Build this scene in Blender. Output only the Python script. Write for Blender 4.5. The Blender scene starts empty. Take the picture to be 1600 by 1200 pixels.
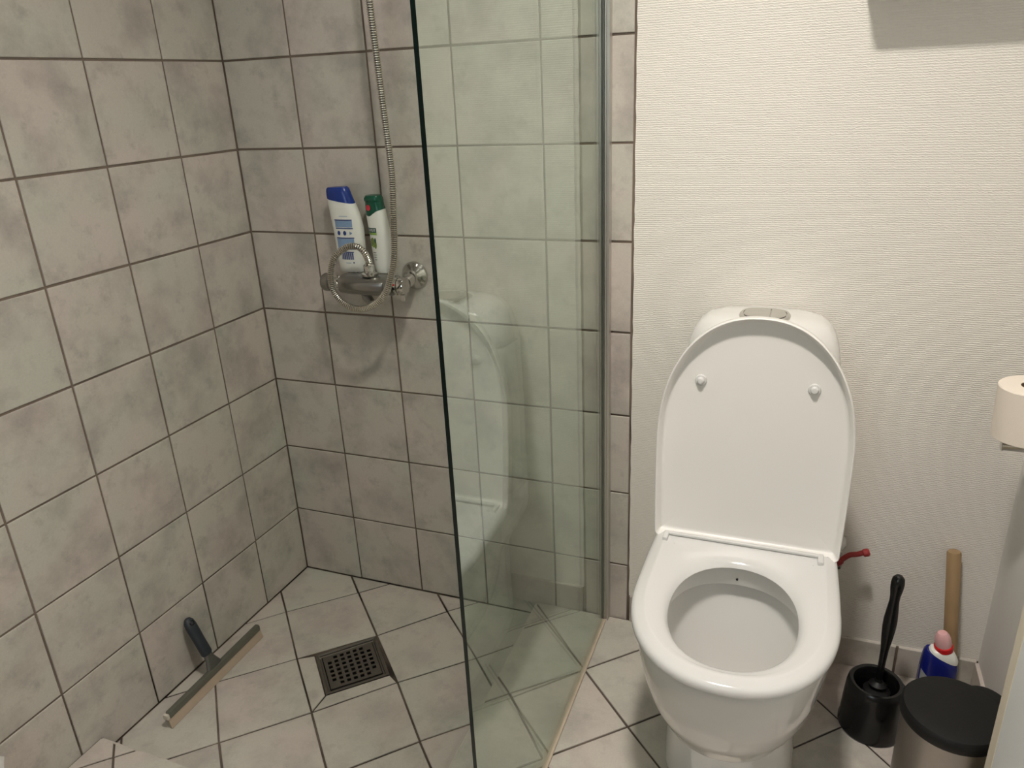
import bpy, bmesh, math, random
from mathutils import Vector, Matrix
random.seed(7)
PI = math.pi
scene = bpy.context.scene
COL = scene.collection

# ------------------------------------------------------------------ camera, light, exposure
CAM = Vector((1.3145, -1.5725, 1.3217))
ROT = Matrix(((0.9346, -0.0910, 0.3438), (0.3529, 0.3560, -0.8653), (-0.0437, 0.9301, 0.3648)))
cd = bpy.data.cameras.new('camera')
cd.sensor_fit = 'HORIZONTAL'; cd.sensor_width = 36.0; cd.lens = 1191.2 * 36.0 / 1600.0
cd.clip_start = 0.02
co = bpy.data.objects.new('camera', cd); COL.objects.link(co)
co.matrix_world = Matrix.Translation(CAM) @ ROT.to_4x4()
scene.camera = co
w = bpy.data.worlds.new('world'); scene.world = w; w.use_nodes = True
w.node_tree.nodes['Background'].inputs[0].default_value = (0.75, 0.8, 0.85, 1)
w.node_tree.nodes['Background'].inputs[1].default_value = 0.3
scene.view_settings.view_transform = 'Standard'
scene.view_settings.look = 'None'
scene.view_settings.exposure = 0.0
scene.view_settings.gamma = 1.0
scene.view_settings.use_curve_mapping = False
LAMP_POS = (1.17, -0.90, 2.30)
LAMP2_POS = (0.48, -0.42, 2.30)
LAMP_STRENGTH = 440.0
LAMP2_STRENGTH = 14.0
LAMP_COL = (1.0, 0.93, 0.865, 1)
FILL_STRENGTH = 3.5          # added fill light: unseen glowing panel behind the camera

# ------------------------------------------------------------------ helpers
def link(name, me, parent=None):
    o = bpy.data.objects.new(name, me); COL.objects.link(o)
    if parent: o.parent = parent
    return o

def thing(name, label, cat, loc=(0, 0, 0), rotz=0, group=None):
    o = bpy.data.objects.new(name, None); COL.objects.link(o)
    o.empty_display_size = 0.05
    o.location = loc; o.rotation_euler = (0, 0, rotz)
    tag(o, label, cat, group); return o

def tag(o, label, cat=None, group=None):
    o['label'] = label
    if cat: o['category'] = cat
    if group: o['group'] = group
    return o

class MB:
    def __init__(s): s.v = []; s.f = []; s.m = []; s.tid = []; s.cur = 0.0
    def add(s, vs, fs, mi=0):
        b = len(s.v); s.v += [tuple(v) for v in vs]
        for f in fs: s.f.append([b + i for i in f]); s.m.append(mi); s.tid.append(s.cur)
    def box(s, a, b, mi=0, M=None):
        x0, y0, z0 = a; x1, y1, z1 = b
        vs = [Vector(p) for p in ((x0,y0,z0),(x1,y0,z0),(x1,y1,z0),(x0,y1,z0),(x0,y0,z1),(x1,y0,z1),(x1,y1,z1),(x0,y1,z1))]
        if M: vs = [M @ v for v in vs]
        s.add(vs, [(0,3,2,1),(4,5,6,7),(0,1,5,4),(1,2,6,5),(2,3,7,6),(3,0,4,7)], mi)
    def loft(s, rings, mi=0, cap0=True, cap1=True, closed=False):
        n = len(rings[0]); vs = [p for r in rings for p in r]; fs = []
        R = len(rings)
        for i in range(R if closed else R - 1):
            j = (i + 1) % R
            for k in range(n):
                l = (k + 1) % n
                fs.append((i*n+k, i*n+l, j*n+l, j*n+k))
        if not closed:
            if cap0: fs.append(tuple(reversed(range(n))))
            if cap1: fs.append(tuple((R-1)*n+k for k in range(n)))
        s.add(vs, fs, mi)
    def lathe(s, prof, M=None, n=40, mi=0, cap0=True, cap1=True):
        rings = []
        for r, z in prof:
            rg = [Vector((r*math.cos(2*PI*k/n), r*math.sin(2*PI*k/n), z)) for k in range(n)]
            if M: rg = [M @ v for v in rg]
            rings.append(rg)
        s.loft(rings, mi, cap0, cap1)
    def tube(s, pts, r, n=12, mi=0):
        pts = [Vector(p) for p in pts]
        rr = r if callable(r) else (lambda i: r)
        t = (pts[1]-pts[0]).normalized()
        nrm = t.orthogonal().normalized()
        rings = []
        for i, p in enumerate(pts):
            if i == 0: tt = (pts[1]-pts[0])
            elif i == len(pts)-1: tt = pts[-1]-pts[-2]
            else: tt = pts[i+1]-pts[i-1]
            tt.normalize()
            nrm = (nrm - tt*nrm.dot(tt)).normalized(); b = tt.cross(nrm)
            ra = rr(i)
            rings.append([p + nrm*math.cos(2*PI*k/n)*ra + b*math.sin(2*PI*k/n)*ra for k in range(n)])
        s.loft(rings, mi)
    def build(s, name, mats, parent=None, smooth=35, fix=True):
        me = bpy.data.meshes.new(name)
        me.from_pydata(s.v, [], s.f)
        if not isinstance(mats, (list, tuple)): mats = [mats]
        for m in mats: me.materials.append(m)
        me.polygons.foreach_set('material_index', s.m)
        if any(s.tid):
            a = me.attributes.new('tid', 'FLOAT', 'FACE'); a.data.foreach_set('value', s.tid)
        if fix:
            bm = bmesh.new(); bm.from_mesh(me); bmesh.ops.recalc_face_normals(bm, faces=bm.faces); bm.to_mesh(me); bm.free()
        if smooth:
            me.shade_smooth()
            me.set_sharp_from_angle(angle=math.radians(smooth))
        me.update()
        return link(name, me, parent)

def bevel(o, wdt, seg=3, ang=40):
    m = o.modifiers.new('bevel', 'BEVEL'); m.width = wdt; m.segments = seg; m.limit_method = 'ANGLE'; m.angle_limit = math.radians(ang)
    return o

def axisM(p, d, up=None):
    """matrix taking +Z to direction d, origin p"""
    d = Vector(d).normalized()
    q = d.to_track_quat('Z', 'Y')
    return Matrix.Translation(Vector(p)) @ q.to_matrix().to_4x4()

def catmull(P, step):
    P = [Vector(p) for p in P]; out = []
    Q = [P[0]*2-P[1]] + P + [P[-1]*2-P[-2]]
    for i in range(1, len(Q)-2):
        a, b, c, d = Q[i-1], Q[i], Q[i+1], Q[i+2]
        n = 40
        for k in range(n):
            t = k/n
            out.append(0.5*((2*b)+(c-a)*t+(2*a-5*b+4*c-d)*t*t+(3*b-a-3*c+d)*t**3))
    out.append(P[-1])
    res = [out[0]]; acc = 0
    for i in range(1, len(out)):
        seg = out[i]-out[i-1]; L = seg.length; s0 = 0
        while acc + L - s0 >= step:
            s0 += step-acc; acc = 0
            res.append(out[i-1]+seg*(s0/L))
        acc += L-s0
    return res

# ------------------------------------------------------------------ materials
def nt(name):
    m = bpy.data.materials.new(name); m.use_nodes = True
    t = m.node_tree; b = t.nodes['Principled BSDF']; return m, t, b

def simple(name, col, rough=0.5, metal=0.0, noise=0.04, nscale=30, coat=0.0, bump=0.0, bscale=200, spec=0.5, sss=0.0, alpha=1.0):
    m, t, b = nt(name); N = t.nodes; L = t.links
    tc = N.new('ShaderNodeTexCoord'); nz = N.new('ShaderNodeTexNoise'); nz.inputs['Scale'].default_value = nscale; nz.inputs['Detail'].default_value = 4
    L.new(tc.outputs['Object'], nz.inputs['Vector'])
    mr = N.new('ShaderNodeMapRange'); mr.inputs[3].default_value = 1-noise; mr.inputs[4].default_value = 1+noise
    L.new(nz.outputs['Fac'], mr.inputs[0])
    mx = N.new('ShaderNodeVectorMath'); mx.operation = 'SCALE'; mx.inputs[0].default_value = col
    L.new(mr.outputs[0], mx.inputs['Scale']); L.new(mx.outputs[0], b.inputs['Base Color'])
    r2 = N.new('ShaderNodeMapRange'); r2.inputs[3].default_value = max(0, rough-noise); r2.inputs[4].default_value = min(1, rough+noise)
    L.new(nz.outputs['Fac'], r2.inputs[0]); L.new(r2.outputs[0], b.inputs['Roughness'])
    b.inputs['Metallic'].default_value = metal
    b.inputs['Coat Weight'].default_value = coat
    b.inputs['Specular IOR Level'].default_value = spec
    if sss:
        b.inputs['Subsurface Weight'].default_value = sss; b.inputs['Subsurface Radius'].default_value = (0.01, 0.005, 0.004)
    if bump:
        n2 = N.new('ShaderNodeTexNoise'); n2.inputs['Scale'].default_value = bscale
        L.new(tc.outputs['Object'], n2.inputs['Vector'])
        bp = N.new('ShaderNodeBump'); bp.inputs['Strength'].default_value = bump; bp.inputs['Distance'].default_value = 0.001
        L.new(n2.outputs['Fac'], bp.inputs['Height']); L.new(bp.outputs[0], b.inputs['Normal'])
    return m

def tile_mat(name, cA, cB, cC, rough=0.42):
    m, t, b = nt(name); N = t.nodes; L = t.links
    tc = N.new('ShaderNodeTexCoord'); at = N.new('ShaderNodeAttribute'); at.attribute_name = 'tid'; at.attribute_type = 'GEOMETRY'
    sc = N.new('ShaderNodeVectorMath'); sc.operation = 'MULTIPLY_ADD'
    cmb = N.new('ShaderNodeCombineXYZ')
    for i in range(3): L.new(at.outputs['Fac'], cmb.inputs[i])
    L.new(cmb.outputs[0], sc.inputs[0]); sc.inputs[1].default_value = (3.7, 9.1, 5.3); L.new(tc.outputs['Object'], sc.inputs[2])
    def noise(scale, detail, rgh=0.55):
        n = N.new('ShaderNodeTexNoise'); n.inputs['Scale'].default_value = scale; n.inputs['Detail'].default_value = detail; n.inputs['Roughness'].default_value = rgh
        L.new(sc.outputs[0], n.inputs['Vector']); return n
    n1 = noise(9, 4, 0.6); n2 = noise(22, 6, 0.65); n3 = noise(5, 2); n4 = noise(260, 2)
    def rng(src, a, bb, c=0, d=1):
        r = N.new('ShaderNodeMapRange'); r.inputs[1].default_value = a; r.inputs[2].default_value = bb; r.inputs[3].default_value = c; r.inputs[4].default_value = d
        L.new(src, r.inputs[0]); return r.outputs[0]
    mx1 = N.new('ShaderNodeMix'); mx1.data_type = 'RGBA'; mx1.inputs[6].default_value = (*cA, 1); mx1.inputs[7].default_value = (*cB, 1)
    L.new(rng(n1.outputs['Fac'], 0.46, 0.70), mx1.inputs[0])
    mx2 = N.new('ShaderNodeMix'); mx2.data_type = 'RGBA'; mx2.inputs[7].default_value = (*cC, 1)
    L.new(mx1.outputs[2], mx2.inputs[6]); L.new(rng(n2.outputs['Fac'], 0.54, 0.76, 0, 0.6), mx2.inputs[0])
    mx3 = N.new('ShaderNodeMix'); mx3.data_type = 'RGBA'; mx3.blend_type = 'MULTIPLY'; mx3.inputs[0].default_value = 1
    L.new(mx2.outputs[2], mx3.inputs[6])
    tint = N.new('ShaderNodeValToRGB'); tint.color_ramp.elements[0].position = 0.35; tint.color_ramp.elements[1].position = 0.65
    tint.color_ramp.elements[0].color = (0.96, 1.0, 0.95, 1); tint.color_ramp.elements[1].color = (1.04, 0.99, 0.97, 1)
    L.new(n3.outputs['Fac'], tint.inputs[0]); L.new(tint.outputs[0], mx3.inputs[7])
    gr = N.new('ShaderNodeVectorMath'); gr.operation = 'SCALE'; L.new(mx3.outputs[2], gr.inputs[0]); L.new(rng(n4.outputs['Fac'], 0.2, 0.8, 0.95, 1.05), gr.inputs['Scale'])
    L.new(gr.outputs[0], b.inputs['Base Color'])
    L.new(rng(n1.outputs['Fac'], 0.3, 0.7, rough-0.06, rough+0.08), b.inputs['Roughness'])
    bp = N.new('ShaderNodeBump'); bp.inputs['Strength'].default_value = 0.35; bp.inputs['Distance'].default_value = 0.0012
    nb = noise(34, 3); L.new(nb.outputs['Fac'], bp.inputs['Height']); L.new(bp.outputs[0], b.inputs['Normal'])
    b.inputs['Specular IOR Level'].default_value = 0.45
    return m

def grout_mat():
    m, t, b = nt('grout'); N = t.nodes; L = t.links
    tc = N.new('ShaderNodeTexCoord'); n = N.new('ShaderNodeTexNoise'); n.inputs['Scale'].default_value = 6; n.inputs['Detail'].default_value = 5
    L.new(tc.outputs['Object'], n.inputs['Vector'])
    sp = N.new('ShaderNodeSeparateXYZ'); L.new(tc.outputs['Object'], sp.inputs[0])
    # mildew: patchy dirt, commoner in the wet joints low down
    mr = N.new('ShaderNodeMapRange'); mr.inputs[1].default_value = 0.0; mr.inputs[2].default_value = 0.40; mr.inputs[3].default_value = 0.22; mr.inputs[4].default_value = 0.0
    L.new(sp.outputs[2], mr.inputs[0])
    ad = N.new('ShaderNodeMath'); ad.operation = 'ADD'; L.new(mr.outputs[0], ad.inputs[0]); L.new(n.outputs['Fac'], ad.inputs[1])
    cr = N.new('ShaderNodeValToRGB'); e = cr.color_ramp.elements
    e[0].position = 0.52; e[0].color = (0.19, 0.148, 0.115, 1); e[1].position = 0.86; e[1].color = (0.020, 0.012, 0.009, 1)
    L.new(ad.outputs[0], cr.inputs[0]); L.new(cr.outputs[0], b.inputs['Base Color']); b.inputs['Roughness'].default_value = 0.85
    return m

def plaster_mat(name, col, ribs=True):
    m, t, b = nt(name); N = t.nodes; L = t.links
    tc = N.new('ShaderNodeTexCoord')
    b.inputs['Base Color'].default_value = (*col, 1); b.inputs['Roughness'].default_value = 0.6
    n = N.new('ShaderNodeTexNoise'); n.inputs['Scale'].default_value = 90; n.inputs['Detail'].default_value = 3
    mp = N.new('ShaderNodeMapping'); mp.inputs['Scale'].default_value = (0.45, 0.45, 1.0)
    L.new(tc.outputs['Object'], mp.inputs[0]); L.new(mp.outputs[0], n.inputs['Vector'])
    n0 = N.new('ShaderNodeTexNoise'); n0.inputs['Scale'].default_value = 2.2; L.new(tc.outputs['Object'], n0.inputs['Vector'])
    mr0 = N.new('ShaderNodeMapRange'); mr0.inputs[3].default_value = 0.96; mr0.inputs[4].default_value = 1.03; L.new(n0.outputs['Fac'], mr0.inputs[0])
    vs = N.new('ShaderNodeVectorMath'); vs.operation = 'SCALE'; vs.inputs[0].default_value = col; L.new(mr0.outputs[0], vs.inputs['Scale']); L.new(vs.outputs[0], b.inputs['Base Color'])
    bp = N.new('ShaderNodeBump'); bp.inputs['Strength'].default_value = 0.8; bp.inputs['Distance'].default_value = 0.0006
    if ribs:
        wv = N.new('ShaderNodeTexWave'); wv.wave_type = 'BANDS'; wv.bands_direction = 'Z'; wv.inputs['Scale'].default_value = 76; wv.inputs['Distortion'].default_value = 4.0
        wv.inputs['Detail'].default_value = 2.0; wv.inputs['Detail Scale'].default_value = 2.2
        L.new(tc.outputs['Object'], wv.inputs['Vector'])
        mm = N.new('ShaderNodeMath'); mm.operation = 'MULTIPLY_ADD'; L.new(n.outputs['Fac'], mm.inputs[0]); mm.inputs[1].default_value = 1.2; L.new(wv.outputs['Fac'], mm.inputs[2])
        L.new(mm.outputs[0], bp.inputs['Height'])
    else: L.new(n.outputs['Fac'], bp.inputs['Height'])
    L.new(bp.outputs[0], b.inputs['Normal'])
    return m

def glass_mat(name, tint, refl_ior=1.5, rough=0.0, body=0.0):
    m = bpy.data.materials.new(name); m.use_nodes = True; t = m.node_tree; N = t.nodes; L = t.links
    N.clear(); out = N.new('ShaderNodeOutputMaterial')
    tr = N.new('ShaderNodeBsdfTransparent'); tr.inputs[0].default_value = (*tint, 1)
    gl = N.new('ShaderNodeBsdfGlossy'); gl.inputs['Roughness'].default_value = rough; gl.inputs[0].default_value = (0.93, 1.0, 0.95, 1)
    fr = N.new('ShaderNodeFresnel'); fr.inputs['IOR'].default_value = refl_ior
    tc = N.new('ShaderNodeTexCoord'); nz = N.new('ShaderNodeTexNoise'); nz.inputs['Scale'].default_value = 3
    L.new(tc.outputs['Object'], nz.inputs['Vector'])
    mr = N.new('ShaderNodeMapRange'); mr.inputs[3].default_value = refl_ior-0.02; mr.inputs[4].default_value = refl_ior+0.02
    L.new(nz.outputs['Fac'], mr.inputs[0])
    ge = N.new('ShaderNodeNewGeometry'); iv = N.new('ShaderNodeMath'); iv.operation = 'DIVIDE'; iv.inputs[0].default_value = 1.0; L.new(mr.outputs[0], iv.inputs[1])
    sw = N.new('ShaderNodeMix'); L.new(ge.outputs['Backfacing'], sw.inputs[0]); L.new(mr.outputs[0], sw.inputs[2]); L.new(iv.outputs[0], sw.inputs[3])
    L.new(sw.outputs[0], fr.inputs['IOR'])   # leaving the glass reflects no more than entering it
    mx = N.new('ShaderNodeMixShader'); L.new(fr.outputs[0], mx.inputs[0]); L.new(tr.outputs[0], mx.inputs[1]); L.new(gl.outputs[0], mx.inputs[2])
    L.new(mx.outputs[0], out.inputs[0]); return m

M_TILE = tile_mat('wall_tile', (0.54, 0.505, 0.46), (0.385, 0.352, 0.325), (0.27, 0.253, 0.232))
M_FTILE = tile_mat('floor_tile', (0.53, 0.49, 0.445), (0.42, 0.38, 0.35), (0.33, 0.30, 0.275))
M_GROUT = grout_mat()
M_WHITE = plaster_mat('ribbed_wallpaper', (0.80, 0.765, 0.695))
M_TAUPE = simple('taupe_wall_paint', (0.30, 0.275, 0.245), 0.7)
M_SMOOTH = plaster_mat('smooth_white_paint', (0.72, 0.70, 0.66), ribs=False)
M_CER = simple('white_ceramic', (0.72, 0.71, 0.68), 0.09, coat=0.3, noise=0.012, nscale=4)
M_SEAT = simple('white_seat_plastic', (0.64, 0.635, 0.615), 0.13, noise=0.01, nscale=4)
M_LID = simple('white_lid_plastic', (0.80, 0.785, 0.745), 0.30, noise=0.01, nscale=4)
M_CHROME = simple('chrome', (0.62, 0.61, 0.58), 0.12, metal=1.0, noise=0.05, nscale=60)
M_DULL = simple('worn_chrome', (0.33, 0.32, 0.30), 0.33, metal=1.0, noise=0.09, nscale=50)
M_HOSE = simple('steel_hose', (0.70, 0.67, 0.60), 0.25, metal=1.0, noise=0.08, nscale=80)
M_STEEL = simple('brushed_steel', (0.42, 0.39, 0.36), 0.38, metal=1.0, noise=0.05, nscale=90)
M_ALU = simple('aluminium', (0.60, 0.58, 0.54), 0.35, metal=0.8, noise=0.04)
M_BLACKGAP = simple('dark_gap', (0.012, 0.011, 0.010), 0.8)
M_GLASS = glass_mat('shower_glass', (0.925, 0.958, 0.928), 1.62)
M_GEDGE = simple('glass_edge', (0.004, 0.012, 0.010), 0.12, noise=0.0)
M_SEAL = simple('yellowed_silicone', (0.50, 0.42, 0.32), 0.5, noise=0.2, nscale=25)
M_WPLAST = simple('white_bottle_plastic', (0.80, 0.80, 0.74), 0.28, noise=0.01)
M_BLUE = simple('blue_cap', (0.004, 0.03, 0.22), 0.25, noise=0.05)
M_GREEN = simple('green_cap', (0.002, 0.075, 0.040), 0.25, noise=0.05)
M_NAVYP = simple('navy_print', (0.02, 0.05, 0.22), 0.4)
M_LBLUE = simple('light_blue_print', (0.22, 0.33, 0.50), 0.4, noise=0.25, nscale=700)
M_GPRINT = simple('dark_green_print', (0.005, 0.06, 0.045), 0.4)
M_LIME = simple('lime_print', (0.25, 0.40, 0.07), 0.4)
M_OLIVE = simple('olive_print', (0.16, 0.22, 0.06), 0.4, noise=0.3, nscale=300)
M_PINKP = simple('red_print', (0.60, 0.03, 0.06), 0.4, noise=0.3, nscale=400)
M_WPRINT = simple('white_print', (0.82, 0.82, 0.80), 0.4)
M_BLACK = simple('black_plastic', (0.006, 0.006, 0.006), 0.22, noise=0.02)
M_BLACKM = simple('matt_black_plastic', (0.005, 0.005, 0.005), 0.5, spec=0.35, noise=0.02, bump=0.1)
M_WOOD = simple('beech_rod', (0.34, 0.225, 0.115), 0.55, noise=0.15, nscale=25)
M_DBLUE = simple('blue_bottle', (0.006, 0.012, 0.16), 0.25)
M_RED = simple('red_plastic', (0.60, 0.006, 0.010), 0.3)
M_VALVE = simple('red_lever', (0.32, 0.030, 0.030), 0.35, noise=0.1)
M_PINK = simple('pink_translucent_cap', (0.72, 0.42, 0.42), 0.25, sss=0.4)
M_PAPER = simple('toilet_paper', (0.80, 0.72, 0.62), 0.9, noise=0.02, bump=0.3, bscale=400)
M_CARD = simple('cardboard', (0.20, 0.13, 0.08), 0.9)
M_HANDLE = simple('dark_slate_grip', (0.022, 0.027, 0.036), 0.45)
M_RUBBER = simple('beige_rubber', (0.45, 0.36, 0.27), 0.5, noise=0.1)
M_CREAM = simple('cream_edge', (0.78, 0.71, 0.57), 0.4, noise=0.03)
M_CABW = simple('white_laminate', (0.84, 0.86, 0.85), 0.3, noise=0.02)
M_CLOTH = simple('white_cloth', (0.75, 0.75, 0.72), 0.9, bump=0.4)
M_GREYLAB = simple('grey_label', (0.35, 0.36, 0.36), 0.5, noise=0.35, nscale=900)

# ------------------------------------------------------------------ tiles
def inset(poly, d):
    n = len(poly); out = []
    area = sum(poly[i][0]*poly[(i+1)%n][1]-poly[(i+1)%n][0]*poly[i][1] for i in range(n))
    s = 1 if area > 0 else -1
    ls = []
    for i in range(n):
        a = Vector(poly[i]); b = Vector(poly[(i+1)%n]); t = (b-a).normalized(); nn = Vector((-t.y, t.x))*s
        ls.append((a+nn*d, t))
    for i in range(n):
        p, t = ls[i-1]; q, u = ls[i]
        den = t.x*u.y-t.y*u.x
        if abs(den) < 1e-6: out.append((q.x, q.y)); continue
        k = ((q-p).x*u.y-(q-p).y*u.x)/den
        r = p+t*k; out.append((r.x, r.y))
    return out

def clip(poly, a, b):
    """keep the part left of directed line a->b"""
    out = []; n = len(poly)
    f = lambda p: (b[0]-a[0])*(p[1]-a[1])-(b[1]-a[1])*(p[0]-a[0])
    for i in range(n):
        p, q = poly[i], poly[(i+1)%n]; fp, fq = f(p), f(q)
        if fp >= 0: out.append(p)
        if (fp >= 0) != (fq >= 0):
            t = fp/(fp-fq); out.append((p[0]+(q[0]-p[0])*t, p[1]+(q[1]-p[1])*t))
    res = []
    for p in out:
        if not res or math.dist(p, res[-1]) > 1e-4: res.append(p)
    if len(res) > 1 and math.dist(res[0], res[-1]) < 1e-4: res.pop()
    return res

def poly_area(p): return abs(sum(p[i][0]*p[(i+1)%len(p)][1]-p[(i+1)%len(p)][0]*p[i][1] for i in range(len(p))))/2

def tile(mb, poly, to3, gap=0.0024, th=0.0024, bev=0.0018, mi=0, tilt=0.0003):
    """poly: 2d convex polygon; to3(u,v,h) -> 3d with h height over grout"""
    if len(poly) < 3 or poly_area(poly) < 2e-4: return
    g = [gap+random.uniform(-0.0004, 0.0004)]
    p0 = inset(poly, g[0]); p1 = inset(poly, g[0]+bev*0.35); p2 = inset(poly, g[0]+bev)
    if poly_area(p2) < 1e-4: return
    mb.cur = random.uniform(0.5, 50)
    cx = sum(p[0] for p in poly)/len(poly); cy = sum(p[1] for p in poly)/len(poly)
    ta, tb = random.uniform(-tilt, tilt)/0.1, random.uniform(-tilt, tilt)/0.1
    hh = lambda p, h: h+(p[0]-cx)*ta+(p[1]-cy)*tb
    rings = [[to3(p[0], p[1], -0.003) for p in p0], [to3(p[0], p[1], hh(p, th-bev*0.7)) for p in p0],
             [to3(p[0], p[1], hh(p, th-bev*0.15)) for p in p1], [to3(p[0], p[1], hh(p, th)) for p in p2]]
    mb.loft(rings, mi, cap0=False, cap1=True)
    mb.cur = 0.0

TH = 0.0278                    # the left wall leaves the corner a little wider than square
XR = 1.745                     # right wall
YF = -2.5                      # wall behind the camera
ZC = 2.36
ZF = 0.042                     # floor of the room; the shower bay lies 42 mm lower
RX, RY = 0.732, -0.727         # edge of the sunk shower bay
ZL = [0, .2031, .4055, .6066, .8052, 1.0049, 1.2041, 1.4031, 1.6031, 1.8031, 2.0031, 2.2031, 2.4031]
BX = [0, .1885, .3859, .5876, .7846, .9758]
LS = [0, .1816, .3792, .5762, .7751] + [.7751+.2*k for k in range(1, 10)]
GD = 0.0022

# wall_left
mb = MB()
def lw(s, z, h): return Vector((-s*math.sin(TH)-GD*math.cos(TH)+h*math.cos(TH), -s*math.cos(TH)+GD*math.sin(TH)-h*math.sin(TH), z))
smax = -YF+0.02
vs = [lw(-0.05, -0.1, 0), lw(smax, -0.1, 0), lw(smax, ZC, 0), lw(-0.05, ZC, 0), lw(-0.05, -0.1, -0.08), lw(smax, -0.1, -0.08), lw(smax, ZC, -0.08), lw(-0.05, ZC, -0.08)]
mb.add(vs, [(0,1,2,3),(4,7,6,5),(0,3,7,4),(1,5,6,2),(3,2,6,7),(0,4,5,1)], 1)
for i in range(len(LS)-1):
    for j in range(len(ZL)-1):
        tile(mb, [(LS[i], ZL[j]), (min(LS[i+1], smax), ZL[j]), (min(LS[i+1], smax), min(ZL[j+1], ZC)), (LS[i], min(ZL[j+1], ZC))], lw)
o = mb.build('wall_left', [M_TILE, M_GROUT], smooth=0); o['kind'] = 'structure'; tag(o, 'grey beige square-tiled wall on the left')

# wall_back : tiled bay on the left, ribbed white wallpaper on the right
mb = MB()
mb.box((-0.08, GD, -0.1), (BX[5]+0.001, 0.10, ZC), 1)
for i in range(5):
    for j in range(len(ZL)-1):
        tile(mb, [(BX[i], ZL[j]), (BX[i+1], ZL[j]), (BX[i+1], min(ZL[j+1], ZC)), (BX[i], min(ZL[j+1], ZC))], lambda x, z, h: Vector((x, GD-h, z)))
# wallpaper sheet with a slightly ragged edge against the tiles
zz = [0.112+k*0.02 for k in range(int((ZC-0.112)/0.02)+1)]
e0 = [(BX[5]+0.0028+random.uniform(-0.0008, 0.0010), z) for z in zz] + [(BX[5]+0.0028, ZC)]
nE = len(e0)
vs = [Vector((x, -0.0006, z)) for x, z in e0]+[Vector((x, GD, z)) for x, z in e0]+[Vector((XR, -0.0006, z)) for x, z in e0]
fs = []
for k in range(nE-1):
    fs += [(k, k+1, 2*nE+k+1, 2*nE+k), (k, nE+k, nE+k+1, k+1)]
mb.add(vs, fs, 2)
mb.box((BX[5]+0.001, GD, -0.1), (XR+0.1, 0.10, ZC), 1)
mb.box((BX[5]+0.004, -0.0006, 0.112), (XR, GD, 0.114), 2)
o = mb.build('wall_back', [M_TILE, M_GROUT, M_WHITE], smooth=0, fix=False); o['kind'] = 'structure'; tag(o, 'back wall, tiled in the shower and white ribbed wallpaper behind the toilet')

mb = MB(); mb.box((XR, YF-0.1, -0.1), (XR+0.08, 0.0, ZC))
o = mb.build('wall_right', M_SMOOTH, smooth=0); o['kind'] = 'structure'; tag(o, 'white painted wall on the right')
# wall_front with an opening for the added fill light
mb = MB()
wx0, wx1, wz0, wz1 = 0.45, 1.15, 1.15, 1.95
mb.box((-0.2, YF-0.1, -0.1), (wx0, YF, ZC)); mb.box((wx1, YF-0.1, -0.1), (XR, YF, ZC))
mb.box((wx0, YF-0.1, -0.1), (wx1, YF, wz0)); mb.box((wx0, YF-0.1, wz1), (wx1, YF, ZC))
o = mb.build('wall_front', M_TAUPE, smooth=0); o['kind'] = 'structure'; tag(o, 'taupe painted wall behind the viewer')
mb = MB(); fr = 0.05
mb.box((wx0, YF-0.08, wz0), (wx0+fr, YF-0.03, wz1)); mb.box((wx1-fr, YF-0.08, wz0), (wx1, YF-0.03, wz1))
mb.box((wx0+fr, YF-0.08, wz0), (wx1-fr, YF-0.03, wz0+fr)); mb.box((wx0+fr, YF-0.08, wz1-fr), (wx1-fr, YF-0.03, wz1))
o = mb.build('fill_window_1', M_CABW, smooth=0); o['kind'] = 'structure'; tag(o, 'white frame of the added fill light panel in the wall behind the viewer')
m = bpy.data.materials.new('glowing_fill_panel'); m.use_nodes = True; t = m.node_tree; t.nodes.clear()  # unseen glowing panel, added to fill the room from the front
em = t.nodes.new('ShaderNodeEmission'); em.inputs[0].default_value = (0.82, 0.93, 1.0, 1); em.inputs[1].default_value = FILL_STRENGTH
oo = t.nodes.new('ShaderNodeOutputMaterial'); t.links.new(em.outputs[0], oo.inputs[0]); M_FILL = m
mb = MB(); mb.box((wx0+fr, YF-0.06, wz0+fr), (wx1-fr, YF-0.05, wz1-fr)); mb.build('fill_panel', M_FILL, o, smooth=0)
mb = MB(); mb.box((-0.2, YF-0.1, ZC), (XR+0.08, 0.1, ZC+0.08))
o = mb.build('ceiling', M_SMOOTH, smooth=0); o['kind'] = 'structure'; tag(o, 'white ceiling')

# floor: sunk shower bay + raised room floor, both laid diagonally
def lattice(o, e1, e2, meas, rngi, rngj):
    d = {}
    for i in rngi:
        for j in rngj:
            p = (o[0]+i*e1[0]+j*e2[0], o[1]+i*e1[1]+j*e2[1])
            r = meas.get((i, j), (0, 0)); d[(i, j)] = (p[0]+r[0], p[1]+r[1])
    return d
measA = {(0,0):(-.003,.0035),(1,0):(0,-.0011),(0,1):(-.0003,-.0033),(1,1):(.0057,-.0045),(2,1):(-.0046,.0015),(1,2):(.0007,.0036),(0,2):(.0019,-.0028),(2,2):(.0039,-.001),(1,3):(-.0046,.0025),(-1,1):(.0007,.0039),(-1,2):(-.0003,-.0023)}
A = lattice((.0718, -.2029), (.1447, .1398), (.138, -.1406), measA, range(-6, 8), range(-6, 9))
measB = {(0,0):(-.0011,-.0003),(-1,1):(.0057,.0096),(0,2):(-.0014,-.0041),(2,3):(-.0005,.0012),(0,1):(-.0014,-.0051),(-5,0):(-.0013,-.0015)}
B = lattice((.7878, -.0637), (.1474, .1389), (.1335, -.1373), measB, range(-22, 22), range(-20, 22))
mb = MB()
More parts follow.
